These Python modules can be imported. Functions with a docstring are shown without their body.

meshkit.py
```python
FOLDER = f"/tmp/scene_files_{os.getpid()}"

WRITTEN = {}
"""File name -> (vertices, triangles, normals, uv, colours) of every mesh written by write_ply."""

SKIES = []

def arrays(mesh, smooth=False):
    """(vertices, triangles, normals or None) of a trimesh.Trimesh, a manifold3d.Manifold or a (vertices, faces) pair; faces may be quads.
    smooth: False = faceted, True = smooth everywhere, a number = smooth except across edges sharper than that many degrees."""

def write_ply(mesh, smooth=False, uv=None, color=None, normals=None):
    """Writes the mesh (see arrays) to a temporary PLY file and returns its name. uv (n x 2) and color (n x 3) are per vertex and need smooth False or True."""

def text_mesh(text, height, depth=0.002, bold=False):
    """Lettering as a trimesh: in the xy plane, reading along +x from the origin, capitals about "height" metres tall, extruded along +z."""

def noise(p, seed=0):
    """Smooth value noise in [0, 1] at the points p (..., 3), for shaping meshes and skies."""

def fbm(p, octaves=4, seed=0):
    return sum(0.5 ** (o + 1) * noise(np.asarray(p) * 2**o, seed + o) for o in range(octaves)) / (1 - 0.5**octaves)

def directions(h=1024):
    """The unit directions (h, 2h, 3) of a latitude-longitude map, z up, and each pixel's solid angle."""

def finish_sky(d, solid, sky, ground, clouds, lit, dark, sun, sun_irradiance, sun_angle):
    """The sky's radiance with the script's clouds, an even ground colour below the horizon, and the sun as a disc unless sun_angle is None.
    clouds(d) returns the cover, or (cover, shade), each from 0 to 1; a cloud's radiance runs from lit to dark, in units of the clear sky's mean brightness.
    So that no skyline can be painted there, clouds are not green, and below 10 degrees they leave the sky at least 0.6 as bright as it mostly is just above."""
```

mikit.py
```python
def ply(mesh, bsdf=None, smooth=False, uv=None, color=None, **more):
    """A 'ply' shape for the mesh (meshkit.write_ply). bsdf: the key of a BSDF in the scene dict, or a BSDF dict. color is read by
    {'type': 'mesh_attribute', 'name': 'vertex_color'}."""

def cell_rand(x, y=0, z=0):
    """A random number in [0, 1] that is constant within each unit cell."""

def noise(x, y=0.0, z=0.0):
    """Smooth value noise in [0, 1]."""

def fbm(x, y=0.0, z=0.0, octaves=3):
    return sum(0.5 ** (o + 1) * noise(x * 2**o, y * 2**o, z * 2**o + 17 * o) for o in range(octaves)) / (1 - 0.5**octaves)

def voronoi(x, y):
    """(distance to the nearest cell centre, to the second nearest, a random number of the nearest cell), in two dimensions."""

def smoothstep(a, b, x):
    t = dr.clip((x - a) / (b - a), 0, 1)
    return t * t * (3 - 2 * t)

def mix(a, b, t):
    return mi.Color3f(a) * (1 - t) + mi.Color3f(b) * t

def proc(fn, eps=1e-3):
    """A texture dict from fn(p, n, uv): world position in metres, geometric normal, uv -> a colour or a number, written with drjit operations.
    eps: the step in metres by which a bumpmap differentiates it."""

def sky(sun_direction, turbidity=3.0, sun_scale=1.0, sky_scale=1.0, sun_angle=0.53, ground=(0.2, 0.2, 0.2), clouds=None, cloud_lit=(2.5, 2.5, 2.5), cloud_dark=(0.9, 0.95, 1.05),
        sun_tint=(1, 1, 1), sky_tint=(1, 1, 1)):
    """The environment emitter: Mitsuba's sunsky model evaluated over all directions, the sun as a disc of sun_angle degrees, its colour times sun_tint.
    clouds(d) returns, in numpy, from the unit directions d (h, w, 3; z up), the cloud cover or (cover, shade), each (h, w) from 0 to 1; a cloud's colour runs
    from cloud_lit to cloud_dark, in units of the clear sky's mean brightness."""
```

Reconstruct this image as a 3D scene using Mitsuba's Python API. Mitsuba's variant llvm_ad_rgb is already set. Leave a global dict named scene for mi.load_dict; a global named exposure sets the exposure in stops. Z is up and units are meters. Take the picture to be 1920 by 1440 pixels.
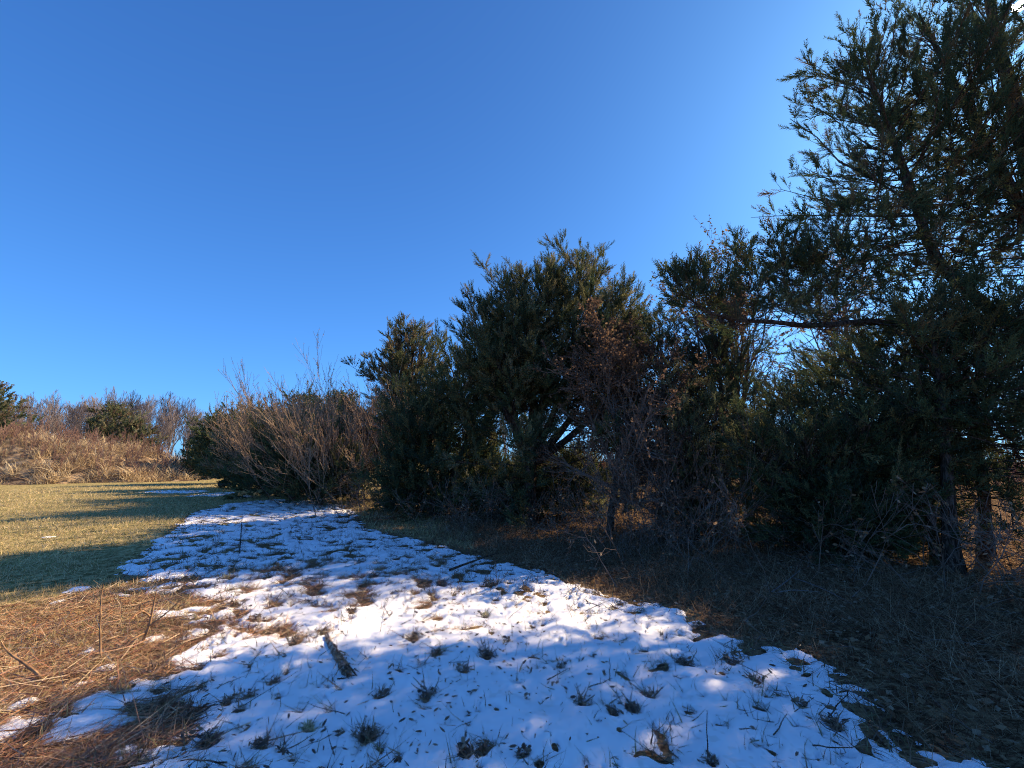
import math, random
import numpy as np, trimesh, shapely
import mitsuba as mi, drjit as dr
import mikit, meshkit
T = mi.ScalarTransform4f
rad = math.radians

# ---------------------------------------------------------------- camera, sky, exposure
EYE, PITCH, FPX = 1.55, rad(11.34), 723.0          # eye height, upward tilt, focal length in pixels of the 1920 wide photo
CAM = dict(type='perspective', fov=2 * math.degrees(math.atan(960 / FPX)), fov_axis='x', near_clip=0.05, far_clip=2000.0,
           to_world=T().look_at(origin=[0, 0, EYE], target=[0, math.cos(PITCH), EYE + math.sin(PITCH)], up=[0, 0, 1]))
SUN_AZ, SUN_EL = rad(59), rad(37)
SUN = [math.sin(SUN_AZ) * math.cos(SUN_EL), math.cos(SUN_AZ) * math.cos(SUN_EL), math.sin(SUN_EL)]
exposure = 2.2
scene = {'type': 'scene', 'camera': CAM,
         'sky': mikit.sky(SUN, turbidity=2.7, sun_scale=1.3, sun_tint=(1.08, 1.0, .88), sky_scale=1.0, sun_angle=0.6, ground=(0.12, 0.1, 0.07), sky_tint=(0.48, 0.96, 1.55))}
labels = {}


def ray(px, py):
    a, b = (px - 960) / FPX, (720 - py) / FPX
    return np.array([a, math.cos(PITCH) - b * math.sin(PITCH), math.sin(PITCH) + b * math.cos(PITCH)])


def gp(px, py):                                       # where the photo's pixel meets level ground
    d = ray(px, py)
    return (d * (-EYE / d[2]))[:2]


def at(px, py, Y):                                    # the point at distance Y along that pixel's direction
    d = ray(px, py)
    return d * (Y / d[1]) + [0, 0, EYE]


# ---------------------------------------------------------------- mesh helpers
def nrm(v):
    return v / (np.linalg.norm(v, axis=-1, keepdims=True) + 1e-9)


def tubes(P, R, S=4):
    """N polylines P (N,K,3) with radii R (N,K) as tubes of S sides."""
    P, R = np.asarray(P, float), np.asarray(R, float)
    N, K = P.shape[:2]
    t = nrm(np.gradient(P, axis=1))
    ref = np.where(np.abs(t[..., 2:]) < 0.85, [0, 0, 1.0], [1.0, 0, 0])
    a = nrm(np.cross(t, ref)); b = np.cross(t, a)
    an = np.arange(S) * 2 * np.pi / S
    V = P[:, :, None] + R[:, :, None, None] * (np.cos(an)[:, None] * a[:, :, None] + np.sin(an)[:, None] * b[:, :, None])
    k, s = np.meshgrid(np.arange(K - 1), np.arange(S), indexing='ij')
    i0, i1 = k * S + s, k * S + (s + 1) % S
    q = np.stack([i0, i1, i1 + S, i0 + S], -1).reshape(-1, 4)
    f = np.vstack([q[:, [0, 1, 2]], q[:, [0, 2, 3]]])
    F = (f[None] + (np.arange(N) * K * S)[:, None, None]).reshape(-1, 3)
    return V.reshape(-1, 3), F


def frames(d, rng, roll=None):
    """Rotation matrices (N,3,3) whose third column is d, with random roll."""
    d = nrm(np.asarray(d, float))
    r = nrm(rng.normal(size=d.shape)) if roll is None else roll
    a = nrm(np.cross(d, r)); b = np.cross(d, a)
    return np.stack([a, b, d], -1)


def stamp(tv, tf, pos, M, sc):
    """Copies of a template mesh at pos with frame M and scale sc (N,) or (N,3)."""
    sc = np.asarray(sc, float)
    sc = sc[:, None] if sc.ndim == 1 else sc
    V = np.einsum('nij,nkj->nki', M, tv[None] * sc[:, None]) + np.asarray(pos)[:, None]
    F = (tf[None] + (np.arange(len(pos)) * len(tv))[:, None, None]).reshape(-1, 3)
    return V.reshape(-1, 3), F


def join(parts):
    vs, fs, n = [], [], 0
    for v, f in parts:
        if len(v):
            vs.append(v); fs.append(np.asarray(f) + n); n += len(v)
    return np.vstack(vs), np.vstack(fs)


def lines(p, d, L, K, up=0.0, wig=0.0, rng=None, sag=0.0):
    """Curved polylines from p in direction d, length L; 'up' bends them skyward, 'wig' adds kinks."""
    t = np.linspace(0, 1, K)[None, :, None]
    L = np.broadcast_to(L, (len(p),))[:, None, None]
    up = np.broadcast_to(up, (len(p),))[:, None, None]
    P = p[:, None] + d[:, None] * L * t + np.array([0, 0, 1.0]) * up * L * t ** 2 - np.array([0, 0, 1.0]) * sag * L * t ** 3
    if wig:
        w = rng.normal(size=P.shape) * wig * L; w[:, 0] = 0
        P = P + np.cumsum(w, 1) * 0.6
    return P


def sample(P, t):
    """Points and directions at parameter t (N,) on polylines P (N,K,3)."""
    K = P.shape[1]
    x = np.clip(t, 0, 0.9999) * (K - 1); i = x.astype(int); u = (x - i)[:, None]
    n = np.arange(len(P))
    return P[n, i] * (1 - u) + P[n, i + 1] * u, nrm(P[n, i + 1] - P[n, i])


def dirs(az, el):
    return np.stack([np.cos(az) * np.cos(el), np.sin(az) * np.cos(el), np.sin(el)], -1)


def put(key, mesh, bsdf, col=None, smooth=False, label=None, cat=None, group=None, kind=None, **more):
    n, k = key, 1
    while n in scene:
        n = f'{key}_{k:03d}'; k += 1
    v, f = mesh
    scene[n] = mikit.ply((np.asarray(v), np.asarray(f)), bsdf, smooth=smooth, color=col, **more)
    tag(n, label, cat, group, kind)
    return n


def tag(n, label=None, cat=None, group=None, kind=None):
    d = {k: v for k, v in (('label', label), ('category', cat), ('group', group), ('kind', kind)) if v}
    if d: labels[n] = d


used = set()
def new(name):
    n, k = name, 1
    while n in used:
        n = f'{name}_{k:03d}'; k += 1
    used.add(n)
    return n


def vcol(rng, n, per, cols, w=None, jit=0.25):
    """One colour per copy, drawn from cols, repeated for the 'per' vertices of each copy."""
    cols = np.array(cols, float)
    c = cols[rng.choice(len(cols), n, p=w)] * (1 + rng.uniform(-jit, jit, (n, 1)))
    return np.repeat(np.clip(c, 0.003, 0.9), per, 0)


# ---------------------------------------------------------------- materials
VC = {'type': 'mesh_attribute', 'name': 'vertex_color'}
def two(b): return {'type': 'twosided', 'bsdf': b}
scene['m_leaf'] = {'type': 'principledthin', 'base_color': VC, 'roughness': 0.5, 'diff_trans': 0.8, 'spec_trans': 0.0}
scene['m_thin'] = {'type': 'principledthin', 'base_color': VC, 'roughness': 0.6, 'diff_trans': 0.9, 'spec_trans': 0.0}
scene['m_straw'] = two({'type': 'principled', 'base_color': VC, 'roughness': 0.5, 'specular': 0.4})
nz, fb, mix, ss = mikit.noise, mikit.fbm, mikit.mix, mikit.smoothstep


def bark_col(p, n, uv):
    a = fb(p.x * 60, p.y * 60, p.z * 9, octaves=3)
    return mix((0.03, 0.023, 0.019), (0.125, 0.097, 0.078), ss(0.35, 0.7, a))
def twig_col(p, n, uv):
    a = nz(p.x * 9, p.y * 9, p.z * 9)
    return mix((0.09, 0.065, 0.05), (0.22, 0.175, 0.15), a)
def pale_col(p, n, uv):
    a = nz(p.x * 1.5, p.y * 1.5, p.z * 1.5)
    return mix((0.15, 0.125, 0.12), (0.26, 0.22, 0.205), a)
def tan_col(p, n, uv):
    a = nz(p.x * 2.5, p.y * 2.5, p.z * 2.5)
    return mix((0.18, 0.125, 0.088), (0.40, 0.30, 0.215), a)
scene['m_tan'] = two({'type': 'diffuse', 'reflectance': mikit.proc(tan_col)})
scene['m_bark'] = two({'type': 'diffuse', 'reflectance': mikit.proc(bark_col)})
scene['m_twig'] = two({'type': 'diffuse', 'reflectance': mikit.proc(twig_col)})
scene['m_pale'] = two({'type': 'diffuse', 'reflectance': mikit.proc(pale_col)})


def soil_col(p, n, uv):
    big = fb(p.x * 0.35, p.y * 0.35, 0, octaves=3)
    fine = fb(p.x * 14, p.y * 14, p.z * 14, octaves=4)
    streak = nz(p.x * 30, p.y * 90)
    brown = mix((0.05, 0.032, 0.019), (0.27, 0.18, 0.095), ss(0.3, 0.72, fine * 0.7 + streak * 0.3))
    green = mix((0.13, 0.115, 0.045), (0.46, 0.38, 0.18), ss(0.3, 0.7, fine * 0.8 + streak * 0.2))
    field = ss(2.5, 6.5, -p.x - 0.15 * p.y) * ss(0.2, 0.5, big + 0.15)
    return mix(brown, green, field)
scene['m_soil'] = {'type': 'diffuse', 'reflectance': mikit.proc(soil_col)}


def snow_bump(p, n, uv):
    return fb(p.x * 45, p.y * 45, p.z * 45, octaves=4) * 0.006 + nz(p.x * 350, p.y * 350, p.z * 350) * 0.0008 + nz(p.x * 120, p.y * 120, p.z * 120) * 0.0016
def snow_col(p, n, uv):
    a = fb(p.x * 6, p.y * 6, 3, octaves=3); s = ss(0.70, 0.88, nz(p.x * 34, p.y * 34, 5) * .7 + .3 * nz(p.x * 5, p.y * 5, 9))
    return mix(mix((0.82, 0.845, 0.87), (0.72, 0.75, 0.79), a), (0.62, 0.6, 0.56), s * 0.5)
scene['m_snow'] = {'type': 'bumpmap', 'arbitrary': mikit.proc(snow_bump, eps=2e-3), 'scale': 1.0,
                   'bsdf': {'type': 'principled', 'base_color': mikit.proc(snow_col), 'roughness': 0.55, 'specular': 0.25}}

# ---------------------------------------------------------------- ground
def height(x, y):
    p = np.stack([x, y, np.zeros_like(x)], -1)
    r = np.hypot(x, y)
    h = (meshkit.fbm(p * 0.22, 2, 3) - 0.5) * 0.16 * np.clip(r / 8, 0.3, 1) + (meshkit.fbm(p * 2.2, 3, 7) - 0.5) * 0.07
    h -= 0.04
    verge = np.clip((x - 1.5 + 0.0 * y) / 3.0, 0, 1) * np.clip(1 - y / 40, 0, 1)
    return h + 0.10 * verge


def fan_grid(u0, u1, du, y0, y1, dl):
    u = np.arange(u0, u1, du); l = np.exp(np.arange(math.log(y0), math.log(y1), dl))
    U, Y = np.meshgrid(u, l)
    return U * Y, Y, (len(l), len(u))


def grid_faces(nr, nc):
    i = np.arange(nr * nc).reshape(nr, nc)
    a, b, c, d = i[:-1, :-1].ravel(), i[:-1, 1:].ravel(), i[1:, 1:].ravel(), i[1:, :-1].ravel()
    return np.vstack([np.stack([a, b, c], 1), np.stack([a, c, d], 1)])


def ground_sheet():
    s = np.concatenate([-np.geomspace(900, 12, 60), np.linspace(-11.9, 11.9, 220), np.geomspace(12, 900, 60)])
    t = np.concatenate([-np.geomspace(300, 2, 24), np.linspace(-1.9, 14, 150), np.geomspace(14.1, 900, 90)])
    X, Y = np.meshgrid(s, t)
    Z = height(X, Y)
    Z = np.where(np.hypot(X, Y) > 60, Z * np.clip(1 - (np.hypot(X, Y) - 60) / 60, 0, 1), Z)
    return np.stack([X, Y, Z], -1).reshape(-1, 3), grid_faces(*X.shape)
put('ground', ground_sheet(), 'm_soil', smooth=True, kind='structure')

# ---------------------------------------------------------------- snow on the mown track
OUT = [(60, 1500), (105, 1440), (200, 1392), (285, 1380), (345, 1330), (275, 1305), (240, 1285), (300, 1225), (355, 1170), (395, 1135), (345, 1112), (290, 1085),
       (225, 1082), (250, 1045), (300, 1012), (325, 985), (370, 956), (430, 942), (520, 933), (600, 937), (660, 955), (690, 986), (750, 1000), (850, 1020),
       (950, 1045), (1050, 1074), (1130, 1100), (1220, 1124), (1300, 1146), (1330, 1178), (1400, 1200), (1480, 1214), (1560, 1250), (1620, 1290), (1650, 1340),
       (1700, 1388), (1780, 1412), (1890, 1440), (2000, 1520), (960, 1700)]
SNOW = shapely.Polygon([gp(*p) for p in OUT])
shapely.prepare(SNOW)
EDGE = SNOW.exterior
PATCH = [(330, 1140, 70, 8), (255, 1100, 30, 7), (290, 1185, 14, 4), (80, 1010, 11, 2), (150, 1095, 16, 4), (105, 1120, 22, 3), (60, 1300, 34, 12), (40, 1345, 48, 16),
         (150, 1345, 62, 12), (200, 1325, 46, 10), (170, 1205, 14, 5), (195, 1240, 13, 6), (145, 1275, 9, 7), (185, 1290, 17, 9), (240, 1320, 12, 10), (210, 1260, 10, 4),
         (400, 925, 30, 3), (345, 921, 40, 2), (440, 891, 14, 2), (405, 887, 14, 1.2), (300, 921, 30, 1.6), (450, 929, 24, 2), (20, 1375, 30, 10)]


def streak_noise(x, y):
    p = np.stack([x * 1.0, y * 1.6, x * 0], -1)
    return (meshkit.fbm(p * 1.3, 4, 21) - 0.5), (meshkit.fbm(p * 6.0, 3, 22) - 0.5)


rngS = np.random.default_rng(11)
_hole = []
def add_holes():
    # melted holes where dead growth shows: dense far off and along both edges, sparser in the near middle
    n = 4200
    px, py = rngS.uniform(100, 1850, n), 935 + 505 * rngS.uniform(0, 1, n) ** 1.5
    for x, y in zip(px, py):
        q = gp(x, y); pt = shapely.Point(q)
        if not SNOW.contains(pt): continue
        e = EDGE.distance(pt)
        keep = 0.8 * math.exp(-e / 0.25) + (0.9 if y < 1130 else 0.15)
        if rngS.uniform() < keep * (0.35 + 0.9 * meshkit.noise(np.array([q[0] * 0.9, q[1] * 0.9, 2.0]), 5)):
            s = rngS.uniform(0.010, 0.038) * (1.5 if e < 0.3 else 1) * (1 + 0.05 * q[1])
            _hole.append((q[0], q[1], s * rngS.uniform(1, 2.6), s, rngS.uniform(0, math.pi), rngS.uniform(.018, .05)))
add_holes()
# the clumps that stand out in the foreground: pixel, size in metres, stretch, what it is
CL = [(690, 1368, .085, 'b'), (912, 1222, .08, 'm'), (800, 1295, .075, 'm'), (908, 1392, .085, 's'), (873, 1402, .05, 'm'), (715, 1290, .07, 's'), (605, 1180, .10, 's'),
      (555, 1195, .08, 's'), (478, 1155, .08, 'm'), (440, 1130, .08, 'm'), (515, 1275, .06, 's'), (425, 1312, .06, 's'), (470, 1300, .05, 's'), (580, 1352, .06, 'g'),
      (775, 1190, .07, 's'), (820, 1220, .05, 's'), (870, 1250, .06, 's'), (1090, 1310, .07, 's'), (1215, 1290, .07, 's'), (1150, 1325, .06, 's'), (1185, 1318, .05, 'm'),
      (1285, 1240, .08, 'm'), (1565, 1360, .07, 'm'), (1050, 1245, .05, 's'), (950, 1195, .05, 's'), (910, 1148, .08, 'g'), (660, 1140, .09, 's'), (830, 1090, .11, 'm'), (925, 1090, .11, 'm'),
      (490, 1385, .06, 's'), (390, 1385, .07, 'm'), (1120, 1110, .08, 's'), (1150, 1135, .09, 's'), (1370, 1235, .08, 'm'), (1335, 1420, .05, 's'), (980, 1405, .05, 's'),
      (430, 1075, .1, 'g'), (520, 1060, .1, 'm'), (600, 1095, .1, 's'), (700, 1080, .1, 'm'), (1420, 1270, .07, 's'), (1310, 1175, .08, 's'), (1500, 1320, .06, 's'), (360, 1330, .09, 'm')]
for x, y, s, k in CL:
    q = gp(x, y)
    _hole.append((q[0], q[1], s * 0.8, s * 0.55, rngS.uniform(0, math.pi), .05))


def snow_thick(x, y):
    """Snow depth in metres over the ground, negative where there is none."""
    pts = shapely.points(x.ravel(), y.ravel())
    sd = shapely.distance(pts, EDGE).reshape(x.shape)
    sd = np.where(shapely.contains_xy(SNOW, x.ravel(), y.ravel()).reshape(x.shape), sd, -sd)
    n1, n2 = streak_noise(x, y)
    r = np.hypot(x, y)
    n3 = meshkit.fbm(np.stack([x * 17, y * 17, x * 0], -1), 3, 23) - 0.5
    kf = np.clip(r / 5.5, .45, 1) * np.where(x > 1.2, .6, 1)
    sd = sd + n1 * (0.10 + 0.035 * r) + (n2 * 0.26 + n3 * 0.20 - .02) * kf
    for px, py, w, h in PATCH:
        c = gp(px, py); ex = gp(px + w, py) - c; dy = np.linalg.norm(gp(px, py - h) - gp(px, py + h)) / 2
        rx = np.linalg.norm(ex)
        m = (np.abs(x - c[0]) < rx * 2.2 + .3) & (np.abs(y - c[1]) < dy * 2.5 + .3)
        if m.any():
            qd = 1 - np.hypot((x[m] - c[0]) / rx, (y[m] - c[1]) / dy)
            sd[m] = np.maximum(sd[m], qd * min(rx, dy) * 0.9 + n2[m] * 0.22 + n1[m] * 0.1)
    th = 0.030 * (1 - np.exp(-np.maximum(sd, 0) / 0.075)) + np.minimum(sd, 0) * 0.5
    p = np.stack([x, y, x * 0], -1)
    th += np.where(sd > 0, (meshkit.fbm(p * 4.5, 3, 31) - 0.5) * 0.014 + (meshkit.fbm(p * 16, 3, 33) - 0.5) * 0.011 * np.clip(r / 4, .6, 1.6), 0)
    # thin places: where low noise over the far part bares the turf
    th -= np.clip((meshkit.fbm(np.stack([x * 5.2, y * 6.4, x * 0], -1), 4, 40) - 0.535), 0, 1) * 0.42 * np.clip((r - 3.0) / 4, 0.04, 1)
    H = np.array(_hole)
    from scipy.spatial import cKDTree
    tree = cKDTree(H[:, :2])
    flat = np.stack([x.ravel(), y.ravel()], 1); tf = th.ravel()
    R = 0.45
    rag = meshkit.fbm(np.stack([flat[:, 0] * 30, flat[:, 1] * 30, flat[:, 0] * 0], -1), 2, 61)
    near = tree.query(flat, k=6, distance_upper_bound=R)
    for j in range(6):
        ok = np.isfinite(near[0][:, j]); h = H[np.where(ok, near[1][:, j], 0)]
        dx, dy = flat[:, 0] - h[:, 0], flat[:, 1] - h[:, 1]
        c, s = np.cos(h[:, 4]), np.sin(h[:, 4])
        q = ((dx * c + dy * s) / h[:, 2]) ** 2 + ((-dx * s + dy * c) / h[:, 3]) ** 2
        tf = tf - np.where(ok, h[:, 5] * np.exp(-q * (1.0 + 1.2 * rag)), 0)
    return tf.reshape(x.shape)


def snow_sheet():
    X, Y, (nr, nc) = fan_grid(-1.75, 1.5, 0.0042, 1.3, 36, 0.0058)
    th = snow_thick(X, Y)
    Z = height(X, Y) + np.maximum(th, -0.06)
    v = np.stack([X, Y, Z], -1).reshape(-1, 3)
    f = grid_faces(nr, nc)
    f = f[(th.ravel()[f] > -0.045).any(1)]
    k = np.unique(f); m = np.zeros(len(v), int); m[k] = np.arange(len(k))
    return v[k], m[f]
put('snow', snow_sheet(), 'm_snow', smooth=True, kind='structure')

def on_snow(x, y):
    return shapely.contains_xy(SNOW, x, y)

def snow_at(x, y):
    return np.concatenate([snow_thick(a, b) for a, b in zip(np.array_split(x, 8), np.array_split(y, 8))])

# ---------------------------------------------------------------- blades, straw, litter
def blade_tpl(k=3, bend=0.35, w=0.5):
    """A grass blade 1 long along z, bending to +x, half width w*0.02."""
    z = np.linspace(0, 1, k); x = bend * z ** 2; ww = 0.02 * w * (1 - 0.85 * z)
    v = np.vstack([np.stack([x, -ww, z * np.sqrt(1 - 0.4 * bend * z)], 1), np.stack([x, ww, z * np.sqrt(1 - 0.4 * bend * z)], 1)])
    f = [t for i in range(k - 1) for t in ((i, k + i, i + 1), (k + i, k + i + 1, i + 1))]
    return v, np.array(f)


def scatter(rng, n, box, keep):
    x, y = rng.uniform(box[0], box[1], n), rng.uniform(box[2], box[3], n)
    m = keep(x, y)
    return x[m], y[m]


def polar_scatter(rng, n, az0, az1, r0, r1, power=1.0):
    """Points around the viewer, denser near: uniform in angle and in r**(-power)-weighted radius."""
    a = rng.uniform(rad(az0), rad(az1), n)
    u = rng.uniform(0, 1, n)
    e = 2 - power
    r = (r0 ** e + u * (r1 ** e - r0 ** e)) ** (1 / e) if abs(e) > 1e-6 else r0 * (r1 / r0) ** u
    return r * np.sin(a), r * np.cos(a), r


STRAW = [(0.46, 0.31, 0.18), (0.32, 0.185, 0.10), (0.19, 0.095, 0.055), (0.37, 0.165, 0.085), (0.09, 0.052, 0.033), (0.60, 0.48, 0.32)]
FIELD = [(0.62, 0.50, 0.27), (0.46, 0.40, 0.19), (0.68, 0.56, 0.34), (0.26, 0.27, 0.11), (0.48, 0.35, 0.2)]
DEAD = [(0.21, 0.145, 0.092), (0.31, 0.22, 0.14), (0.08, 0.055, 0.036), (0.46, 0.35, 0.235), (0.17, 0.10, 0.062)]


def grass(key, rng, x, y, L, lean, cols, bsdf, label, cat, w=None, tpl=None, wid=1.0, zoff=0.0, jit=0.3, tone=None):
    tv, tf = tpl or blade_tpl()
    z = height(x, y) + zoff
    d = dirs(rng.uniform(0, 2 * np.pi, len(x)), np.pi / 2 - np.abs(lean))
    M = frames(d, rng)
    sc = np.stack([L, L * wid if np.ndim(wid) == 0 else wid, L], -1)
    sc[:, 1] = wid * L if np.ndim(wid) == 0 else wid
    v, f = stamp(tv, tf, np.stack([x, y, z], -1), M, sc)
    c = vcol(rng, len(x), len(tv), cols, w, jit)
    c = c if tone is None else np.clip(c * np.repeat(tone, len(tv))[:, None], .003, .9)
    return put(key, (v, f), bsdf, c, label=label, cat=cat, kind='stuff')


rng = np.random.default_rng(1)
# thatch of flattened stems in the left foreground
x, y, r = polar_scatter(rng, 100000, -64, 8, 1.9, 7.5, 1.2)
m = x < -.25 * y + .6
x, y, r = x[m], y[m], r[m]
m = snow_at(x, y) < .004
x, y, r = x[m], y[m], r[m]
edge = shapely.distance(shapely.points(x, y), EDGE)
n = len(x)
L = rng.uniform(0.05, 0.26, n); lean = np.abs(rng.normal(rad(83), rad(10), n)).clip(rad(40), rad(93))
grass('straw_thatch', rng, x, y, L, lean, STRAW, 'm_straw', 'flattened rust brown straw and dead weed stems left of the snow', 'straw', wid=rng.uniform(0.10, 0.24, n) * np.where(rng.uniform(size=n) < .12, 2.2, 1), tpl=blade_tpl(3, .2), zoff=rng.uniform(0, 0.022, n), w=[.25, .25, .18, .17, .08, .07])
# coarser reddish stalks lying among the straw
x, y, r = polar_scatter(rng, 4600, -64, 0, 2.0, 6.5, 1.0)
m = x < -.25 * y + .3; x, y, r = x[m], y[m], r[m]
m = snow_at(x, y) < .004; x, y = x[m], y[m]; n = len(x)
grass('weed_stems', rng, x, y, rng.uniform(.14, .38, n), np.abs(rng.normal(rad(84), rad(6), n)).clip(rad(60), rad(92)), [(0.34, 0.16, 0.085), (0.22, 0.10, 0.06), (0.52, 0.40, 0.26), (0.13, 0.07, 0.045)], 'm_straw', 'coarse reddish weed stems lying crosswise on the straw', 'stems', wid=rng.uniform(.25, .5, n), zoff=rng.uniform(.01, .04, n), tpl=blade_tpl(3, .12))
# short field grass
x, y, r = polar_scatter(rng, 260000, -66, 6, 3.6, 36, 1.35)
m = ~on_snow(x, y) & (x < -0.12 * y + 0.2)
x, y, r = x[m], y[m], r[m]; m = snow_at(x, y) < .01
worn = meshkit.fbm(np.stack([x * .8, y * .8, x * 0], -1), 3, 81)
m &= rng.uniform(size=len(x)) < np.clip((r - 3.2) / 3, 0.1, 1) * np.clip((worn - .28) * 4.5, .12, 1)
x, y, r = x[m], y[m], r[m]; n = len(x)
L = rng.uniform(0.04, 0.10, n) * (1 + 0.02 * r)
grass('field_grass', rng, x, y, L, np.abs(rng.normal(rad(45), rad(25), n)), FIELD, 'm_thin', 'short yellow green winter grass of the open field', 'grass', wid=rng.uniform(0.12, 0.25, n) * (0.6 + 0.07 * r), tone=.72 + .6 * meshkit.fbm(np.stack([x * 1.7, y * 1.7, x * 0], -1), 3, 82), tpl=(np.array([[0, -.02, 0], [0, .02, 0], [.4, 0, .92]]), np.array([[0, 1, 2]])), w=[.3, .24, .2, .14, .12])
# dead fine grass on the right verge and under the trees
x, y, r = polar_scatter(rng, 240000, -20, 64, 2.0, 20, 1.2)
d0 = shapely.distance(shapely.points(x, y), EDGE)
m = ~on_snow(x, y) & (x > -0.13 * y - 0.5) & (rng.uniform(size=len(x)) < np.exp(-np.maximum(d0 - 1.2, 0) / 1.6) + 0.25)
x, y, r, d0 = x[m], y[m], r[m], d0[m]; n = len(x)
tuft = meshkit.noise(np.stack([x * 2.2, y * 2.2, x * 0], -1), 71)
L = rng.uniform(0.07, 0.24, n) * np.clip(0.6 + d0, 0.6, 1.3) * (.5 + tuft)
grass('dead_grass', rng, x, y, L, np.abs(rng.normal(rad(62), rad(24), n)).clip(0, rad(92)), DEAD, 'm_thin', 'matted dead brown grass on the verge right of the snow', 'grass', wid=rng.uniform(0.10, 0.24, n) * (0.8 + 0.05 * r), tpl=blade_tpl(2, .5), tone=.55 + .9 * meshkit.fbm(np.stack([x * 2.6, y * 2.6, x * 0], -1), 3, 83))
# dead growth lying in the melted openings of the snow
x, y, r = polar_scatter(rng, 230000, -62, 62, 1.8, 18, 1.0)
m = on_snow(x, y); x, y, r = x[m], y[m], r[m]
m = snow_at(x, y) < .006
x, y, r = x[m][:30000], y[m][:30000], r[m][:30000]; n = len(x)
grass('melt_debris', rng, x, y, rng.uniform(.04, .14, n), np.abs(rng.normal(rad(74), rad(18), n)).clip(0, rad(95)), [(0.15, 0.085, 0.05), (0.24, 0.15, 0.085), (0.075, 0.048, 0.032), (0.13, 0.12, 0.05), (0.32, 0.2, 0.1)], 'm_straw', 'dead brown grass showing in the melted openings of the snow', 'dead grass', wid=rng.uniform(.12, .35, n) * (.8 + .05 * r), zoff=rng.uniform(0, .02, n))
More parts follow.
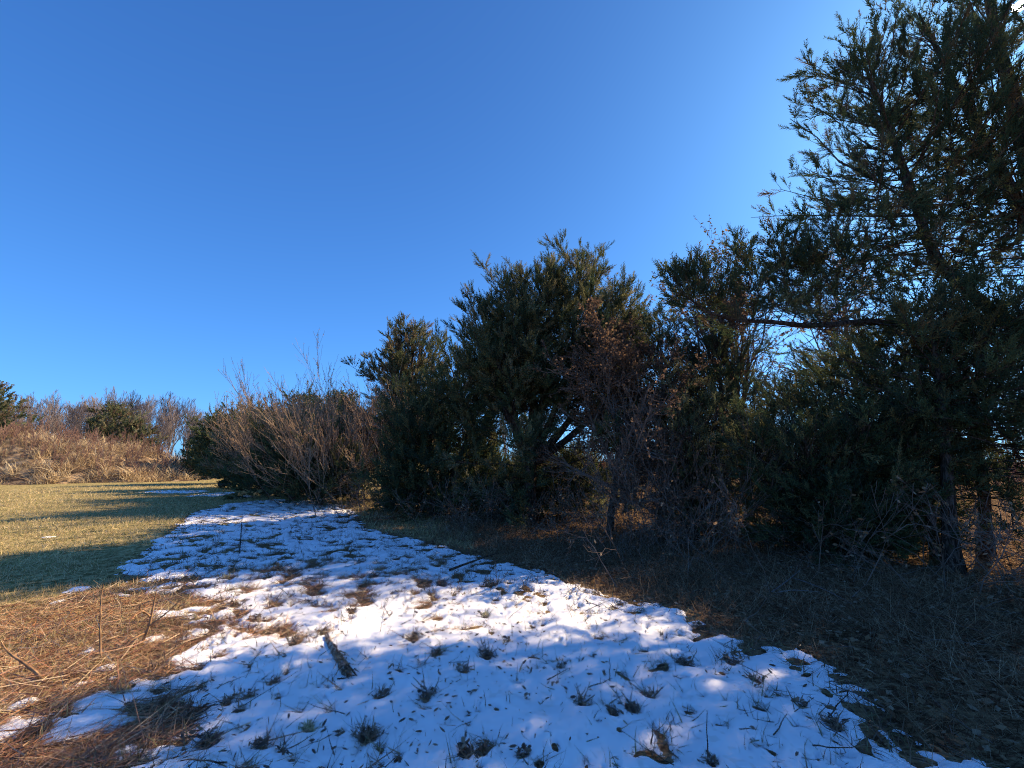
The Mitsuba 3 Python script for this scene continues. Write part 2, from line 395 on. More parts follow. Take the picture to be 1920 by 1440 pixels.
# fallen leaves under the trees
leaf_v = np.array([[0, 0, 0], [-.28, .02, .35], [0, -.04, .42], [.28, .02, .35], [-.22, .05, .75], [.22, .05, .75], [0, 0.03, 1.0]])
leaf_f = np.array([[0, 2, 1], [0, 3, 2], [1, 2, 4], [2, 3, 5], [2, 6, 4], [2, 5, 6]])
lit_v = np.array([[0, 0, 0], [-.3, .05, .5], [.3, .05, .5], [0, 0, 1.0]]); lit_f = np.array([[0, 2, 1], [1, 2, 3]])
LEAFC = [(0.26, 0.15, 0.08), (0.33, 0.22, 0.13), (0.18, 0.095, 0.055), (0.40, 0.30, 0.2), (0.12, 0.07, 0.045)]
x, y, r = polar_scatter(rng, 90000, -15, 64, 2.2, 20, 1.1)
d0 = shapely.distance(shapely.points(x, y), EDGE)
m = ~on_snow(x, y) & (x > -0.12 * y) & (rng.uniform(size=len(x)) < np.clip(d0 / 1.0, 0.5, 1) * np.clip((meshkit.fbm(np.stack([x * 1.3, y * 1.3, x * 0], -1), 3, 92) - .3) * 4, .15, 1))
x, y = x[m], y[m]; n = len(x)
d = dirs(rng.uniform(0, 2 * np.pi, n), rng.normal(0, 0.25, n))
v, f = stamp(lit_v, lit_f, np.stack([x, y, height(x, y) + rng.uniform(0.005, 0.05, n)], -1), frames(d, rng, np.array([0, 0, 1.0]) + rng.normal(0, .35, (n, 3))), rng.uniform(0.03, 0.075, n))
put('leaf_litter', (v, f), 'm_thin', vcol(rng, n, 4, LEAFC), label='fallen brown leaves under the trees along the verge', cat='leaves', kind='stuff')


# ---------------------------------------------------------------- conifers
def spray_tpl(rng, nb=11, fat=0.045, sub=True):
    """A juniper spray 1 long: an axis with feathery side branchlets, each a narrow pointed blade (two triangles, folded)."""
    vs, fs = [], []
    def blade(p, d, L, w):
        s = nrm(np.cross(d, nrm(rng.normal(size=3))))
        k = len(vs)
        vs.extend([p + d * L * .06 + s * w, p - s * w, p + d * L])
        fs.append((k, k + 1, k + 2))
    blade(np.zeros(3), np.array([0, 0, 1.0]), 1.0, fat * .6)
    for i in range(nb):
        t = (i + 0.4) / nb * 0.92 + 0.03
        a = i * 2.4 + rng.uniform(-.5, .5)
        d = nrm(np.array([math.cos(a), math.sin(a), rng.uniform(0.9, 1.7)]))
        blade(np.array([0, 0, t]), d, rng.uniform(.28, .46) * (1.15 - .75 * t), fat)
    return np.array(vs), np.array(fs)


_r = np.random.default_rng(5)
SPRAY_NEAR = [spray_tpl(_r, 13, 0.036) for _ in range(5)]
SPRAY_MID = [spray_tpl(_r, 11, 0.055) for _ in range(3)]
SPRAY_FAR = [spray_tpl(_r, 7, 0.10) for _ in range(3)]
DARK = [(0.066, 0.098, 0.05), (0.092, 0.12, 0.056), (0.056, 0.086, 0.054), (0.155, 0.152, 0.072), (0.15, 0.11, 0.062)]
OLIVE = [(0.19, 0.195, 0.1), (0.13, 0.15, 0.072), (0.25, 0.235, 0.14), (0.09, 0.115, 0.06), (0.19, 0.14, 0.085)]


def path_at(path, s):
    path = np.asarray(path, float); c = np.r_[0, np.cumsum(np.linalg.norm(np.diff(path, axis=0), axis=1))]; c /= c[-1]
    return np.stack([np.interp(s, c, path[:, k]) for k in range(3)], -1)


def smooth_path(path, n=14):
    from scipy.interpolate import PchipInterpolator
    path = np.asarray(path, float); c = np.r_[0, np.cumsum(np.linalg.norm(np.diff(path, axis=0), axis=1))]; c /= c[-1]
    return PchipInterpolator(c, path)(np.linspace(0, 1, n))


def foliage(rng, leaders, tpl, size, cols, w, dens=1.0, plume=1.0):
    """Branches and sprays of a cedar. leader: dict(path, env=[(s, radius)...], n, bare=(fraction of a branch without leaves at bottom, at top), el=(deg, deg), s0)."""
    BP, BR, SV, SF, SC, nv = [], [], [], [], [], 0
    for q in leaders:
        n = q['n']; s0 = q.get('s0', 0.08)
        s = s0 + (1 - s0) * (np.arange(n) + rng.uniform(0, 1, n)) / n
        p = path_at(q['path'], s)
        az = np.arange(n) * 2.39996 + rng.normal(0, .35, n)
        e0, e1 = q.get('el', (8, 62))
        el = np.radians(e0 + (e1 - e0) * s ** 1.4) + rng.normal(0, .13, n)
        d = dirs(az, el)
        E = np.array(q['env'])
        lump = 0.45 + 1.1 * meshkit.noise(np.stack([np.cos(az) * 1.5 + s * 5, np.sin(az) * 1.5, s * 7 + n], -1), 9)
        L = np.interp(s, E[:, 0], E[:, 1]) * lump * rng.uniform(.75, 1.15, n) / np.maximum(np.cos(el), .35)
        L = np.minimum(L, np.interp(s, E[:, 0], E[:, 1]) * 1.7 + 0.12)
        if 'lop' in q:                                    # a crown grown to one side
            L = L * (1 + q['lop'][2] * np.clip(d[:, 0] * q['lop'][0] + d[:, 1] * q['lop'][1], -1, 1))
        L = np.maximum(L, .15)
        P = lines(p, d, L, 6, up=q.get('up', .16), wig=.035, rng=rng)
        BP.append(P); BR.append((0.010 * L ** .8 + .003)[:, None] * np.linspace(1, .25, 6))
        # second order
        m = np.maximum(2, (L / 0.15 * dens / plume * q.get('d2', 1)).astype(int))
        j = np.repeat(np.arange(n), m)
        b0 = q.get('bare', (.45, .1))
        bare = b0[0] + (b0[1] - b0[0]) * s[j]
        t = bare + (1 - bare) * rng.uniform(0, 1, len(j)) ** .8
        p2, d2 = sample(P[j], t)
        side = nrm(rng.normal(size=d2.shape))
        dd = nrm(d2 * rng.uniform(.55, 1.1, (len(j), 1)) + side * .75 + [0, 0, .22])
        L2 = rng.uniform(.22, .62, len(j)) * (1.25 - .6 * t) * np.clip(L[j] / 1.2, .45, 1.2)
        P2 = lines(p2, dd, L2, 3, up=.12, wig=.05, rng=rng)
        BP2, BR2 = P2, (0.003 + 0.004 * L2)[:, None] * np.linspace(1, .3, 3)
        BP.append(BP2); BR.append(BR2)
        # sprays
        k = np.maximum(2, (L2 / (size * .30) * dens * plume).astype(int))
        i = np.repeat(np.arange(len(j)), k)
        tt = rng.uniform(.12, 1, len(i))
        p3, d3 = sample(P2[i], tt)
        d4 = nrm(d3 + nrm(rng.normal(size=d3.shape)) * (.7 - .5 * tt[:, None]) + [0, 0, .25])
        sz = size * rng.uniform(.7, 1.2, len(i)) * (1.2 - .45 * tt)
        hue = rng.integers(0, len(cols), len(j))
        if w is not None: hue = rng.choice(len(cols), len(j), p=w)
        tone = rng.uniform(.7, 1.25, len(j))
        c = np.array(cols)[hue][i] * (tone[i] * rng.uniform(.8, 1.2, len(i)))[:, None]
        which = rng.integers(0, len(tpl), len(i))
        for a, (tv, tf) in enumerate(tpl):
            o = which == a
            v, f = stamp(tv, tf, p3[o], frames(d4[o], rng), sz[o])
            SV.append(v); SF.append(f + nv); nv += len(v)
            SC.append(np.repeat(c[o], len(tv), 0))
    return BP, BR, np.vstack(SV), np.vstack(SF), np.vstack(SC)


def branch_mesh(BP, BR, S=3):
    return join([tubes(p, r, S) for p, r in zip(BP, BR)])


def stem(path, r0, r1, S=9, n=16, rng=None, rough=.12, flare=.5):
    P = smooth_path(path, n)
    t = np.linspace(0, 1, n)
    R = r0 * (1 - t) ** .8 + r1
    R = R * (1 + flare * np.exp(-t * n * .8))
    v, f = tubes(P[None], R[None], S)
    c = np.repeat(P, S, 0)
    k = 1 + (rng.uniform(-1, 1, (len(v), 1)) * rough if rng is not None else 0)
    return c + (v - c) * k, f


def cedar(name, label, leaders, stems, size=.26, tpl=SPRAY_NEAR, cols=DARK, w=None, dens=1.0, seed=0, group=None, cat='tree', S=3, plume=1.0):
    rng = np.random.default_rng(seed)
    t = new(name)
    tag(t, label, cat, group)
    for i, (path, r0, r1) in enumerate(stems):
        put(t + ('__trunk' if i == 0 else '__limb'), stem(path, r0, r1, rng=rng), 'm_bark', smooth=True)
    BP, BR, v, f, c = foliage(rng, leaders, tpl, size, cols, w, dens, plume)
    put(t + '__branchwork', branch_mesh(BP, BR, S), 'm_bark')
    put(t + '__crown', (v, f), 'm_leaf', np.clip(c, .004, .5))
    return t, len(f)


def G(q):
    return np.array([q[0], q[1], float(height(np.array([q[0]]), np.array([q[1]]))[0])])


tri = {}
# the central cedar: one butt, stems fanning out from a fork about 1.6 m up
B = G(gp(992, 972)); Y = B[1]
fork = at(996, 868, Y)
tops = [(at(982, 525, Y + .2), .95), (at(1090, 488, Y + .4), 1.0), (at(1155, 550, Y), .9), (at(915, 590, Y - .4), .85), (at(1030, 545, Y - .5), .8), (at(945, 660, Y - .9), .8), (at(1195, 610, Y + .3), .75)]
stems = [([B, B + [.02, 0, .7], fork, at(1000, 760, Y), tops[0][0]], .17, .012)]
lead = []
for i, (tp, r) in enumerate(tops):
    mid = fork * .55 + tp * .45 + [(tp[0] - fork[0]) * .22, 0, 0]
    path = [fork, mid, tp]
    if i: stems.append((path, .10, .01))
    lead.append(dict(path=smooth_path(path, 12), n=78, s0=.26, env=[(0, .9), (.3, 1.5 * r), (.5, 1.75 * r), (.75, 1.15 * r), (1, .12)], bare=(.35, .02), el=(0, 62), d2=1.1))
# low drooping branches round the butt
lead.append(dict(path=[B + [0, 0, .5], B + [.05, 0, 2.2]], n=46, s0=0, env=[(0, 1.7), (.4, 2.3), (1, 2.1)], bare=(.55, .6), el=(2, 14), up=-.02, d2=.75))
for px, py, dy, h_, r in ((925, 962, -.3, 1.5, .8), (1050, 962, -.2, 1.6, .85), (985, 968, -.7, 1.2, .8), (1095, 965, .5, 1.7, .8), (900, 950, .4, 1.9, .9), (1010, 955, .6, 1.5, .9)):
    q_ = G(gp(px, py)); lead.append(dict(path=[q_, q_ + [0, 0, h_]], n=60, s0=.02, env=[(0, r), (.5, r * 1.1), (1, .3)], bare=(.1, .05), el=(-5, 40), d2=1.4))
tri['c1'] = cedar('cedar_tree', 'tall many stemmed cedar in the middle with its pointed olive green tops', lead, stems, cols=OLIVE[:4] + DARK[1:4], size=.30, dens=1.2, plume=1.3, seed=21)[1]

# the lower cedar on its left flank
B = G(gp(815, 962)); Y = B[1]
lead, stems = [], []
for tx, ty, dy, r in ((866, 668, .5, 1.1), (805, 745, 0, 1.1), (755, 790, -.4, .85), (900, 730, -.6, 1.2)):
    tp = at(tx, ty, Y + dy)
    path = [B + [0, 0, .05], B * .45 + tp * .55 - [0, 0, .4], tp]
    stems.append((path, .09, .01))
    lead.append(dict(path=smooth_path(path, 12), n=90, s0=.05, env=[(0, 1.3), (.25, 1.5 * r), (.6, 1.3 * r), (.85, .75 * r), (1, .1)], bare=(.35, .05), el=(-12, 58)))
tri['c2'] = cedar('cedar_tree', 'dense dark green cedar leaning over the snow left of the tall central cedar', lead, stems, size=.30, dens=1.1, plume=1.3, seed=22, cols=DARK[:4])[1]

# young cedar with bright plumes
B = G(gp(1300, 1012)); Y = B[1]
lead, stems = [], []
for tx, ty, dy, r in ((1262, 705, -.2, .6), (1310, 715, .4, .7), (1350, 750, 0, .65), (1290, 800, -.5, .6), (1380, 820, .3, .7)):
    tp = at(tx, ty, Y + dy); path = [B, B * .5 + tp * .5, tp]
    stems.append((path, .045, .008))
    lead.append(dict(path=smooth_path(path, 10), n=70, s0=.08, env=[(0, .9 * r), (.4, 1.15 * r), (.8, .7 * r), (1, .1)], bare=(.25, .0), el=(-5, 60)))
tri['c3'] = cedar('cedar_tree', 'slim young cedar with light green plumes right of the brown leaved oak', lead, stems, size=.22, seed=23, cols=OLIVE[:3] + DARK[3:4])[1]

# two cedars closing the gap behind the oak
for px, ty, Yq, r, sd_, lb in ((1345, 640, 9.6, 1.25, 28, 'grey green cedar half hidden behind the brown leaved oak'), (1235, 600, 9.9, 1.2, 29, 'dark cedar behind the oak, joined to the central cedar')):
    B = G((at(px, 900, Yq)[0], Yq)); tp = at(px, ty, Yq)
    lead = [dict(path=[B, B * .5 + tp * .5 + [.1, 0, 0], tp], n=110, s0=.06, env=[(0, r), (.3, 1.15 * r), (.65, .85 * r), (1, .12)], bare=(.3, .02), el=(0, 58)),
            dict(path=[B + [.5, .3, 0], tp + [.7, .3, -1.0]], n=60, s0=.1, env=[(0, .8 * r), (.4, .8 * r), (1, .12)], bare=(.3, .02), el=(0, 58))]
    cedar('cedar_tree', lb, lead, [([B, B * .5 + tp * .5 + [.1, 0, 0], tp], .08, .012)], size=.28, seed=sd_, cols=DARK[:4] + OLIVE[1:2])

# low dark cedar by the verge
B = G(gp(1590, 1052)); Y = B[1]
lead, stems = [], []
for tx, ty, dy, r in ((1470, 740, .4, 1.0), (1560, 690, .9, 1.15), (1650, 640, .6, 1.2), (1725, 625, .2, 1.05), (1400, 830, .2, .85), (1510, 830, -.5, .85), (1620, 800, -.7, .9), (1700, 780, -.5, .9), (1775, 740, -.75, .95), (1840, 770, -.6, .8)):
    tp = at(tx, ty, Y + dy); path = [B + [(tx - 1590) * .0022, .1, 0], B * .5 + tp * .5 + [0, .2, 0], tp]
    stems.append((path, .06, .008))
    lead.append(dict(path=smooth_path(path, 10), n=75, s0=.06, env=[(0, .8), (.3, 1.05 * r), (.7, .95 * r), (1, .12)], bare=(.3, .05), el=(-14, 50), d2=1.1))
tri['c4'] = cedar('cedar_tree', 'low spreading blackish green cedar hugging the verge at the right', lead, stems, size=.23, seed=24, cols=DARK[:4])[1]

# slender cedar with its trunk showing at the right
B = G(gp(1790, 1085)); Y = B[1]
tp = at(1740, 560, Y + .3)
stems = [([B, at(1776, 900, Y), tp], .075, .010), ([G(gp(1852, 1052)), at(1838, 880, Y + .5), at(1850, 640, Y + .6)], .07, .014), ([G(gp(1762, 1062)), at(1735, 920, Y + .2), at(1710, 760, Y + .2)], .06, .01)]
q_ = at(1895, 960, Y + .2)
lead = [dict(path=[q_, at(1915, 640, Y + .2)], n=110, s0=0, env=[(0, .8), (.5, 1.0), (1, .8)], bare=(.2, .1), el=(-15, 40), d2=1.2), dict(path=smooth_path([at(1776, 900, Y), tp], 8), n=70, s0=.25, env=[(0, 1.0), (.5, 1.2), (1, .2)], bare=(.5, .2), el=(-5, 45)),
        dict(path=smooth_path([at(1838, 880, Y + .5), at(1850, 600, Y + .6)], 8), n=70, s0=.1, env=[(0, 1.1), (.5, 1.2), (1, .3)], bare=(.45, .2), el=(-5, 40)),
        dict(path=[at(1900, 900, Y - .3), at(1930, 640, Y - .2)], n=50, s0=0, env=[(0, .9), (1, .9)], bare=(.4, .2), el=(-5, 40))]
tri['c5'] = cedar('cedar_tree', 'cedar with three dark bare lower trunks near the right edge', lead, stems, size=.24, seed=25, cols=DARK[:4])[1]

# the big cedar whose trunk stands beyond the frame
B = G((11.3, 7.3)); Y = 6.8
top = np.array([11.5, 7.3, 13.2])
L2t, L3t = at(1722, 24, 6.6), at(1612, 96, 6.4)
stems = [([B, [11.2, 7.3, 4], [11.3, 7.3, 8], top], .30, .02),
         ([[11.2, 7.3, 3.2], at(1860, 600, 6.6), at(1730, 612, 6.5), at(1620, 602, 6.4), at(1530, 612, 6.35), at(1440, 603, 6.3), at(1370, 600, 6.3), at(1310, 578, 6.2), at(1275, 545, 6.2)], .10, .008),
         ([[11.2, 7.3, 2.9], at(1911, 622, 6.6), at(1830, 556, 6.6), at(1764, 502, 6.6), at(1700, 330, 6.5), L3t], .12, .012),
         ([[11.2, 7.3, 5.2], [9.9, 6.9, 8], L2t], .12, .012)]
lead = [dict(path=smooth_path([[11.2, 7.3, 4], [11.3, 7.3, 8], top], 12), n=72, s0=.05, env=[(0, 2.6), (.3, 2.7), (.6, 2.1), (1, .2)], bare=(.4, .05), el=(5, 60), lop=(-.7, -.7, .3)),
        dict(path=smooth_path([at(1911, 622, 6.6), at(1764, 502, 6.6), at(1700, 330, 6.5), L3t], 12), n=105, s0=.22, env=[(0, .9), (.35, 1.6), (.6, 1.6), (.85, .8), (1, .1)], bare=(.3, .02), el=(5, 60)),
        dict(path=smooth_path([[11.2, 7.3, 5.2], [9.9, 6.9, 8], L2t], 12), n=74, s0=.1, env=[(0, 1.4), (.4, 1.55), (.75, 1.1), (1, .12)], bare=(.35, .02), el=(5, 62))]
for (bx, by), (tx, ty), Yq, r in (((1800, 560), (1790, 180), 6.2, 1.15), ((1880, 520), (1850, 60), 6.5, 1.3), ((1660, 560), (1640, 300), 6.1, .9), ((1930, 600), (1925, 250), 6.0, 1.2)):
    lead.append(dict(path=smooth_path([at(bx, by, Yq + .3), at((bx + tx) / 2, (by + ty) / 2, Yq), at(tx, ty, Yq + .1)], 8), n=46, s0=.05, env=[(0, .9 * r), (.5, r), (.85, .6 * r), (1, .15)], bare=(.3, .02), el=(0, 55)))
limb = smooth_path(stems[1][0], 20)
lead.append(dict(path=limb, n=60, s0=.2, env=[(0, .9), (.6, .9), (1, .4)], bare=(.4, .2), el=(20, 35)))
lead.append(dict(path=limb, n=44, s0=.15, env=[(0, 1.5), (.6, 1.3), (1, .5)], bare=(.72, .6), el=(-25, -10), d2=.8))
for (bx, by), (tx, ty), r in (((1470, 600), (1460, 455), .55), ((1410, 600), (1385, 470), .4), ((1340, 592), (1300, 505), .28), ((1300, 588), (1262, 522), .22), ((1520, 600), (1515, 470), .6), ((1590, 604), (1560, 410), .75)):
    lead.append(dict(path=smooth_path([at(bx, by, 6.35), at((bx + tx) / 2 + 6, (by + ty) / 2, 6.35), at(tx, ty, 6.3)], 6), n=52, s0=.08, env=[(0, .8 * r), (.4, 1.1 * r), (1, .1)], bare=(.2, 0), el=(15, 55)))
tri['c6'] = cedar('cedar_tree', 'huge dark cedar rising out of frame at the upper right with one long level limb', lead, stems, size=.27, seed=26, cols=DARK, w=[.3, .28, .22, .12, .08], dens=.92, plume=1.35)[1]

# pointed cedar behind the brown shrubs
Yc = 16.5
B = np.array([at(765, 900, Yc)[0], Yc, 0]); tp = at(775, 622, Yc)
stems = [([B, B * .5 + tp * .5, tp], .13, .012), ([B * .6 + tp * .4, at(735, 660, Yc)], .07, .01)]
lead = [dict(path=smooth_path([B, B * .5 + tp * .5, tp], 10), n=110, s0=.15, env=[(0, 1.8), (.3, 2.1), (.6, 1.7), (.85, .8), (1, .1)], bare=(.3, .02), el=(5, 60)),
        dict(path=[B * .6 + tp * .4, at(735, 655, Yc)], n=50, s0=.1, env=[(0, 1.2), (.6, .9), (1, .1)], bare=(.3, 0), el=(5, 55))]
tri['c7'] = cedar('cedar_tree', 'pointed bluish green cedar behind the brown shrubs left of the middle', lead, stems, size=.34, tpl=SPRAY_MID, seed=27, cols=OLIVE, dens=1.25)[1]

# hedge of cedars along the far track
HEDGE = [(606, 924, 826, 14.2, 1.35), (552, 920, 812, 16.2, 1.65), (505, 914, 798, 19.0, 1.95), (465, 908, 778, 24, 1.9), (428, 900, 792, 29, 2.1), (400, 893, 806, 36, 2.1), (640, 905, 752, 19, 1.4), (565, 905, 752, 23, 2.0)]
HL = ['dark cedar at the near end of the hedge, beside the brown shrubs', 'dark cedar second from the near end of the hedge', 'broad dark cedar in the middle of the hedge', 'dark cedar with an upright top beyond the middle of the hedge',
      'small looking dark cedar near the far end of the hedge, behind the black log', 'farthest dark cedar of the hedge where the track ends', 'cedar half hidden inside the brown shrubs', 'cedar top showing above the middle of the hedge']
for i, (px, py, ty, Yd, r) in enumerate(HEDGE):
    bx = at(px, 880, Yd)[0]; B = G((bx, Yd)); tp = at(px + (8 if i % 2 else -6), ty, Yd)
    k = tp[2]
    lead = [dict(path=[B, B * .5 + tp * .5 + [.1, 0, 0], tp], n=100, s0=.03, env=[(0, r * .85), (.3, r), (.65, r * .75), (1, .12)], bare=(.25, .02), el=(2, 58))]
    for a in range(2):
        o = np.array([(-1) ** a * r * .6, -.3, -k * (.18 + .08 * a)])
        lead.append(dict(path=[B + [o[0] * .5, o[1], .2], tp + o], n=50, s0=.05, env=[(0, r * .6), (.4, r * .7), (1, .12)], bare=(.2, 0), el=(5, 58)))
    cedar('cedar_tree', HL[i], lead, [([B, B * .5 + tp * .5, tp], .11, .02)], size=.42, tpl=SPRAY_MID if i < 3 else SPRAY_FAR, seed=40 + i, cols=DARK[:4], dens=.95, group='cedars of the hedge along the track', S=3)

# far cedars beyond the mound and at the left edge
for i, (px, ty, Yd, r, lb) in enumerate(((214, 768, 44, 2.5, 'olive cedar standing behind the brush covered mound'), (250, 796, 43, 2.0, 'rounder cedar joined to the right of the one behind the mound'), (180, 792, 46, 1.1, 'narrow cedar to the left of the one behind the mound'), (-14, 730, 34, 2.1, 'cedar cut off by the left edge of the picture'))):
    B = G((at(px, 860, Yd)[0], Yd)); tp = at(px, ty, Yd)
    lead = [dict(path=[B, tp], n=170, s0=.1, env=[(0, r), (.4, r), (.7, r * .7), (1, .25)], bare=(.3, .02), el=(-4, 50), d2=.7)]
    cedar('cedar_tree', lb, lead, [([B, tp], .2, .03)], size=.75, tpl=SPRAY_FAR, seed=60 + i, cols=OLIVE, dens=.5)

# ---------------------------------------------------------------- bare trees and shrubs
def bare(rng, root, H, r0, levels, spread=.55, up=.25, lean=(0, 0, 1), first=.3, K=5, wig=.05):
    """Branching skeleton. levels: list of (children per branch, length ratio). Returns lists of polylines and radii."""
    P = lines(np.array([root], float), nrm(np.array([lean], float)), H, 8, up=0, wig=wig * .5, rng=rng)
    R = r0 * np.linspace(1, .25, 8)[None]
    out = [(P, R)]
    for lv, (n, ratio) in enumerate(levels):
        N = len(P); Kp = P.shape[1]
        j = np.repeat(np.arange(N), n)
        t = first + (1 - first) * (np.tile(np.arange(n), N) + rng.uniform(0, 1, N * n)) / n
        if lv: t = .2 + .8 * rng.uniform(0, 1, N * n)
        p, d = sample(P[j], t)
        seg = np.linalg.norm(np.diff(P, axis=1), axis=2).sum(1)[j]
        rr = R[j, np.clip((t * (Kp - 1)).astype(int), 0, Kp - 1)]
        dd = nrm(d + nrm(rng.normal(size=d.shape)) * spread * rng.uniform(.7, 1.4, (len(j), 1)) + [0, 0, up * .5])
        L = seg * ratio * rng.uniform(.6, 1.25, len(j)) * (1.15 - .55 * t)
        k_ = 2 if K == 3 and lv == len(levels) - 1 else K
        P = lines(p, dd, L, k_, up=up, wig=wig, rng=rng)
        R = (rr * .62)[:, None] * np.linspace(1, .35, k_)
        out.append((P, R))
    return out


def mesh_of(out, S=(7, 4, 3, 3, 3), rmin=0.0):
    return [tubes(P, np.maximum(R, rmin), S[min(i, len(S) - 1)]) for i, (P, R) in enumerate(out)]


def leaves_on(rng, out, n, size, cols, lvls=(-1, -2), droop=.3):
    P = np.concatenate([out[k][0] for k in lvls])
    j = rng.integers(0, len(P), n)
    p, d = sample(P[j], rng.uniform(.2, 1, n))
    dd = nrm(d * .4 + nrm(rng.normal(size=p.shape)) - [0, 0, droop])
    v, f = stamp(leaf_v, leaf_f, p, frames(dd, rng), size * rng.uniform(.6, 1.3, n))
    return (v, f), vcol(rng, n, len(leaf_v), cols)


OAKC = [(0.19, 0.125, 0.085), (0.13, 0.09, 0.065), (0.30, 0.19, 0.12), (0.09, 0.065, 0.05)]
def oak(label, base, H, r0, levels, seed, nleaf, size, spread=.6, up=.2, lean=(0, 0, 1), first=.3, rmin=.0025, cols=OAKC, name='oak_tree'):
    rng = np.random.default_rng(seed)
    t = new(name); tag(t, label, 'tree')
    out = bare(rng, base, H, r0, levels, spread, up, lean, first)
    ms = mesh_of(out, rmin=rmin)
    put(t + '__trunk', ms[0], 'm_bark', smooth=True)
    put(t + '__branchwork', join(ms[1:]), 'm_twig')
    if nleaf:
        m, c = leaves_on(rng, out, nleaf, size, cols)
        put(t + '__crown', m, 'm_thin', c)
    return t
B = G(gp(1142, 1002))
oak('brown leaved oak tangled with vines right of the central cedar', B, 4.15, .085, [(34, .5), (12, .5), (8, .5)], 71, 24000, .06, spread=1.0, up=.06, lean=(.17, .05, 1), first=.12)
oak('oak with thin rusty leaves seen under the long level limb', G((6.2, 10.5)), 5.5, .10, [(28, .45), (9, .5), (7, .5)], 72, 13000, .07, spread=.7, first=.25)
oak('rusty oak deep behind the central cedar, seen between trunks', G((3.6, 12.5)), 6.0, .10, [(18, .42), (8, .5), (7, .5)], 73, 5000, .07, spread=.7, first=.25)
oak('bare oak with a few rusty leaves behind the low dark cedar', G((10.5, 11.5)), 6.5, .10, [(16, .42), (8, .5), (7, .5)], 74, 5000, .07, spread=.7, first=.25)


def shrub(label, base, n, Lr, lean, seed, spreadxy=.6, cols=None, nleaf=0, levels=((9, .5), (9, .5)), mat='m_twig', group=None, rmin=.003, r0=.018, name='bare_shrub', sag=.0, jit=.33, cat='shrub', kink=.03, stem_mat=None):
    """Many stems from one stool, arching out."""
    rng = np.random.default_rng(seed)
    t = new(name); tag(t, label, cat, group)
    p = np.array(base) + np.c_[rng.normal(0, spreadxy, (n, 2)), np.zeros(n)]
    p[:, 2] = height(p[:, 0], p[:, 1]) - .02
    d = nrm(np.array(lean) + rng.normal(0, jit, (n, 3)) * [1, 1, .3])
    L = rng.uniform(*Lr, n)
    P = lines(p, d, L, 8, up=.05, wig=kink, rng=rng, sag=sag); R = r0 * rng.uniform(.5, 1, n)[:, None] * np.linspace(1, .2, 8)
    out = [(P, R)]
    for m, ratio in levels:
        Pp, Rp = out[-1]
        j = np.repeat(np.arange(len(Pp)), m)
        tt = rng.uniform(.25, 1, len(j)); q, dq = sample(Pp[j], tt)
        seg = np.linalg.norm(np.diff(Pp, axis=1), axis=2).sum(1)[j]
        dd = nrm(dq + nrm(rng.normal(size=dq.shape)) * .55 + [0, 0, .15])
        out.append((lines(q, dd, seg * ratio * rng.uniform(.5, 1.2, len(j)) * (1.1 - .5 * tt), 3, up=.1, wig=.04, rng=rng), (Rp[j, 2] * .55)[:, None] * np.linspace(1, .4, 3)))
    ms = mesh_of(out, (5, 3, 3), rmin)
    put(t + '__stem', ms[0], stem_mat or mat, kind='stuff')
    put(t + '__branchwork', join(ms[1:]), mat)
    if nleaf:
        m, c = leaves_on(rng, out, nleaf, .05, cols or OAKC)
        put(t + '__crown', m, 'm_thin', c)
    return t
RUST = [(0.34, 0.22, 0.13), (0.44, 0.31, 0.2), (0.26, 0.155, 0.09)]
SH = [((672, 930), 14.6, 70, (2.2, 3.9), (-.15, .1, 1), 'leafless rusty shrub beside the dark green cedar, reaching down to the snow edge', 2600),
      ((625, 928), 17.5, 70, (2.6, 4.4), (-.28, .1, 1), 'tall leafless shrub with whitish leaning stems above the near end of the hedge', 1500),
      ((700, 935), 16.0, 55, (2.8, 4.6), (-.1, .2, 1), 'rusty twiggy shrub tucked against the left cedar', 3000),
      ((572, 925), 20.0, 60, (2.4, 4.0), (-.3, .1, 1), 'grey brown leafless shrub leaning over the middle of the hedge', 300)]
for i, (pp, Yd, n, Lr, ln, lb, nl) in enumerate(SH):
    bx = at(pp[0], 900, Yd)[0]
    shrub(lb, G((bx, Yd)), n, Lr, ln, 80 + i, 1.1, RUST, int(nl * 4 + 1800), mat='m_tan', rmin=.0045, jit=.55, kink=.045, stem_mat='m_twig', r0=.012)

bx = at(1250, 1000, 7.9)[0]
shrub('brown tangle of vines and twigs in the gap between the oak and the young cedar', G((bx, 7.9)), 30, (1.2, 2.5), (.05, 0, 1), 90, .45, OAKC, 1500, levels=((8, .5), (7, .5)), mat='m_twig', rmin=.0025, jit=.45, kink=.05, stem_mat='m_twig', r0=.009, name='vine_tangle', cat='vines')
# brambles and vines filling the gaps under the trees
BR = [((1210, 1000), 8.3, 'bramble tangle under the brown leaved oak'), ((1280, 1040), 7.2, 'bramble tangle with pale arching canes beside the young cedar'), ((1110, 985), 9.2, 'bramble tangle between the central cedar and the oak'),
      ((1400, 1020), 7.8, 'bramble tangle left of the low dark cedar'), ((880, 985), 10.0, 'dead weeds in front of the left cedar'), ((720, 960), 12.2, 'low brush at the foot of the rusty shrubs'),
      ((1690, 1040), 7.2, 'bramble tangle between the dark trunks at the right'), ((1840, 1120), 5.0, 'bramble tangle at the right edge of the picture'), ((1500, 1030), 8.4, 'bramble tangle behind the low dark cedar')]
for i, (pp, Yd, lb) in enumerate(BR):
    bx = at(pp[0], pp[1], Yd)[0]
    shrub(lb, G((bx, Yd)), 60, (.8, 2.0), (0, -.1, 1), 100 + i, .75, LEAFC, 500, levels=((4, .5), (4, .5)), mat='m_twig', rmin=.0022, r0=.007, name='bramble', sag=.55, jit=.6)

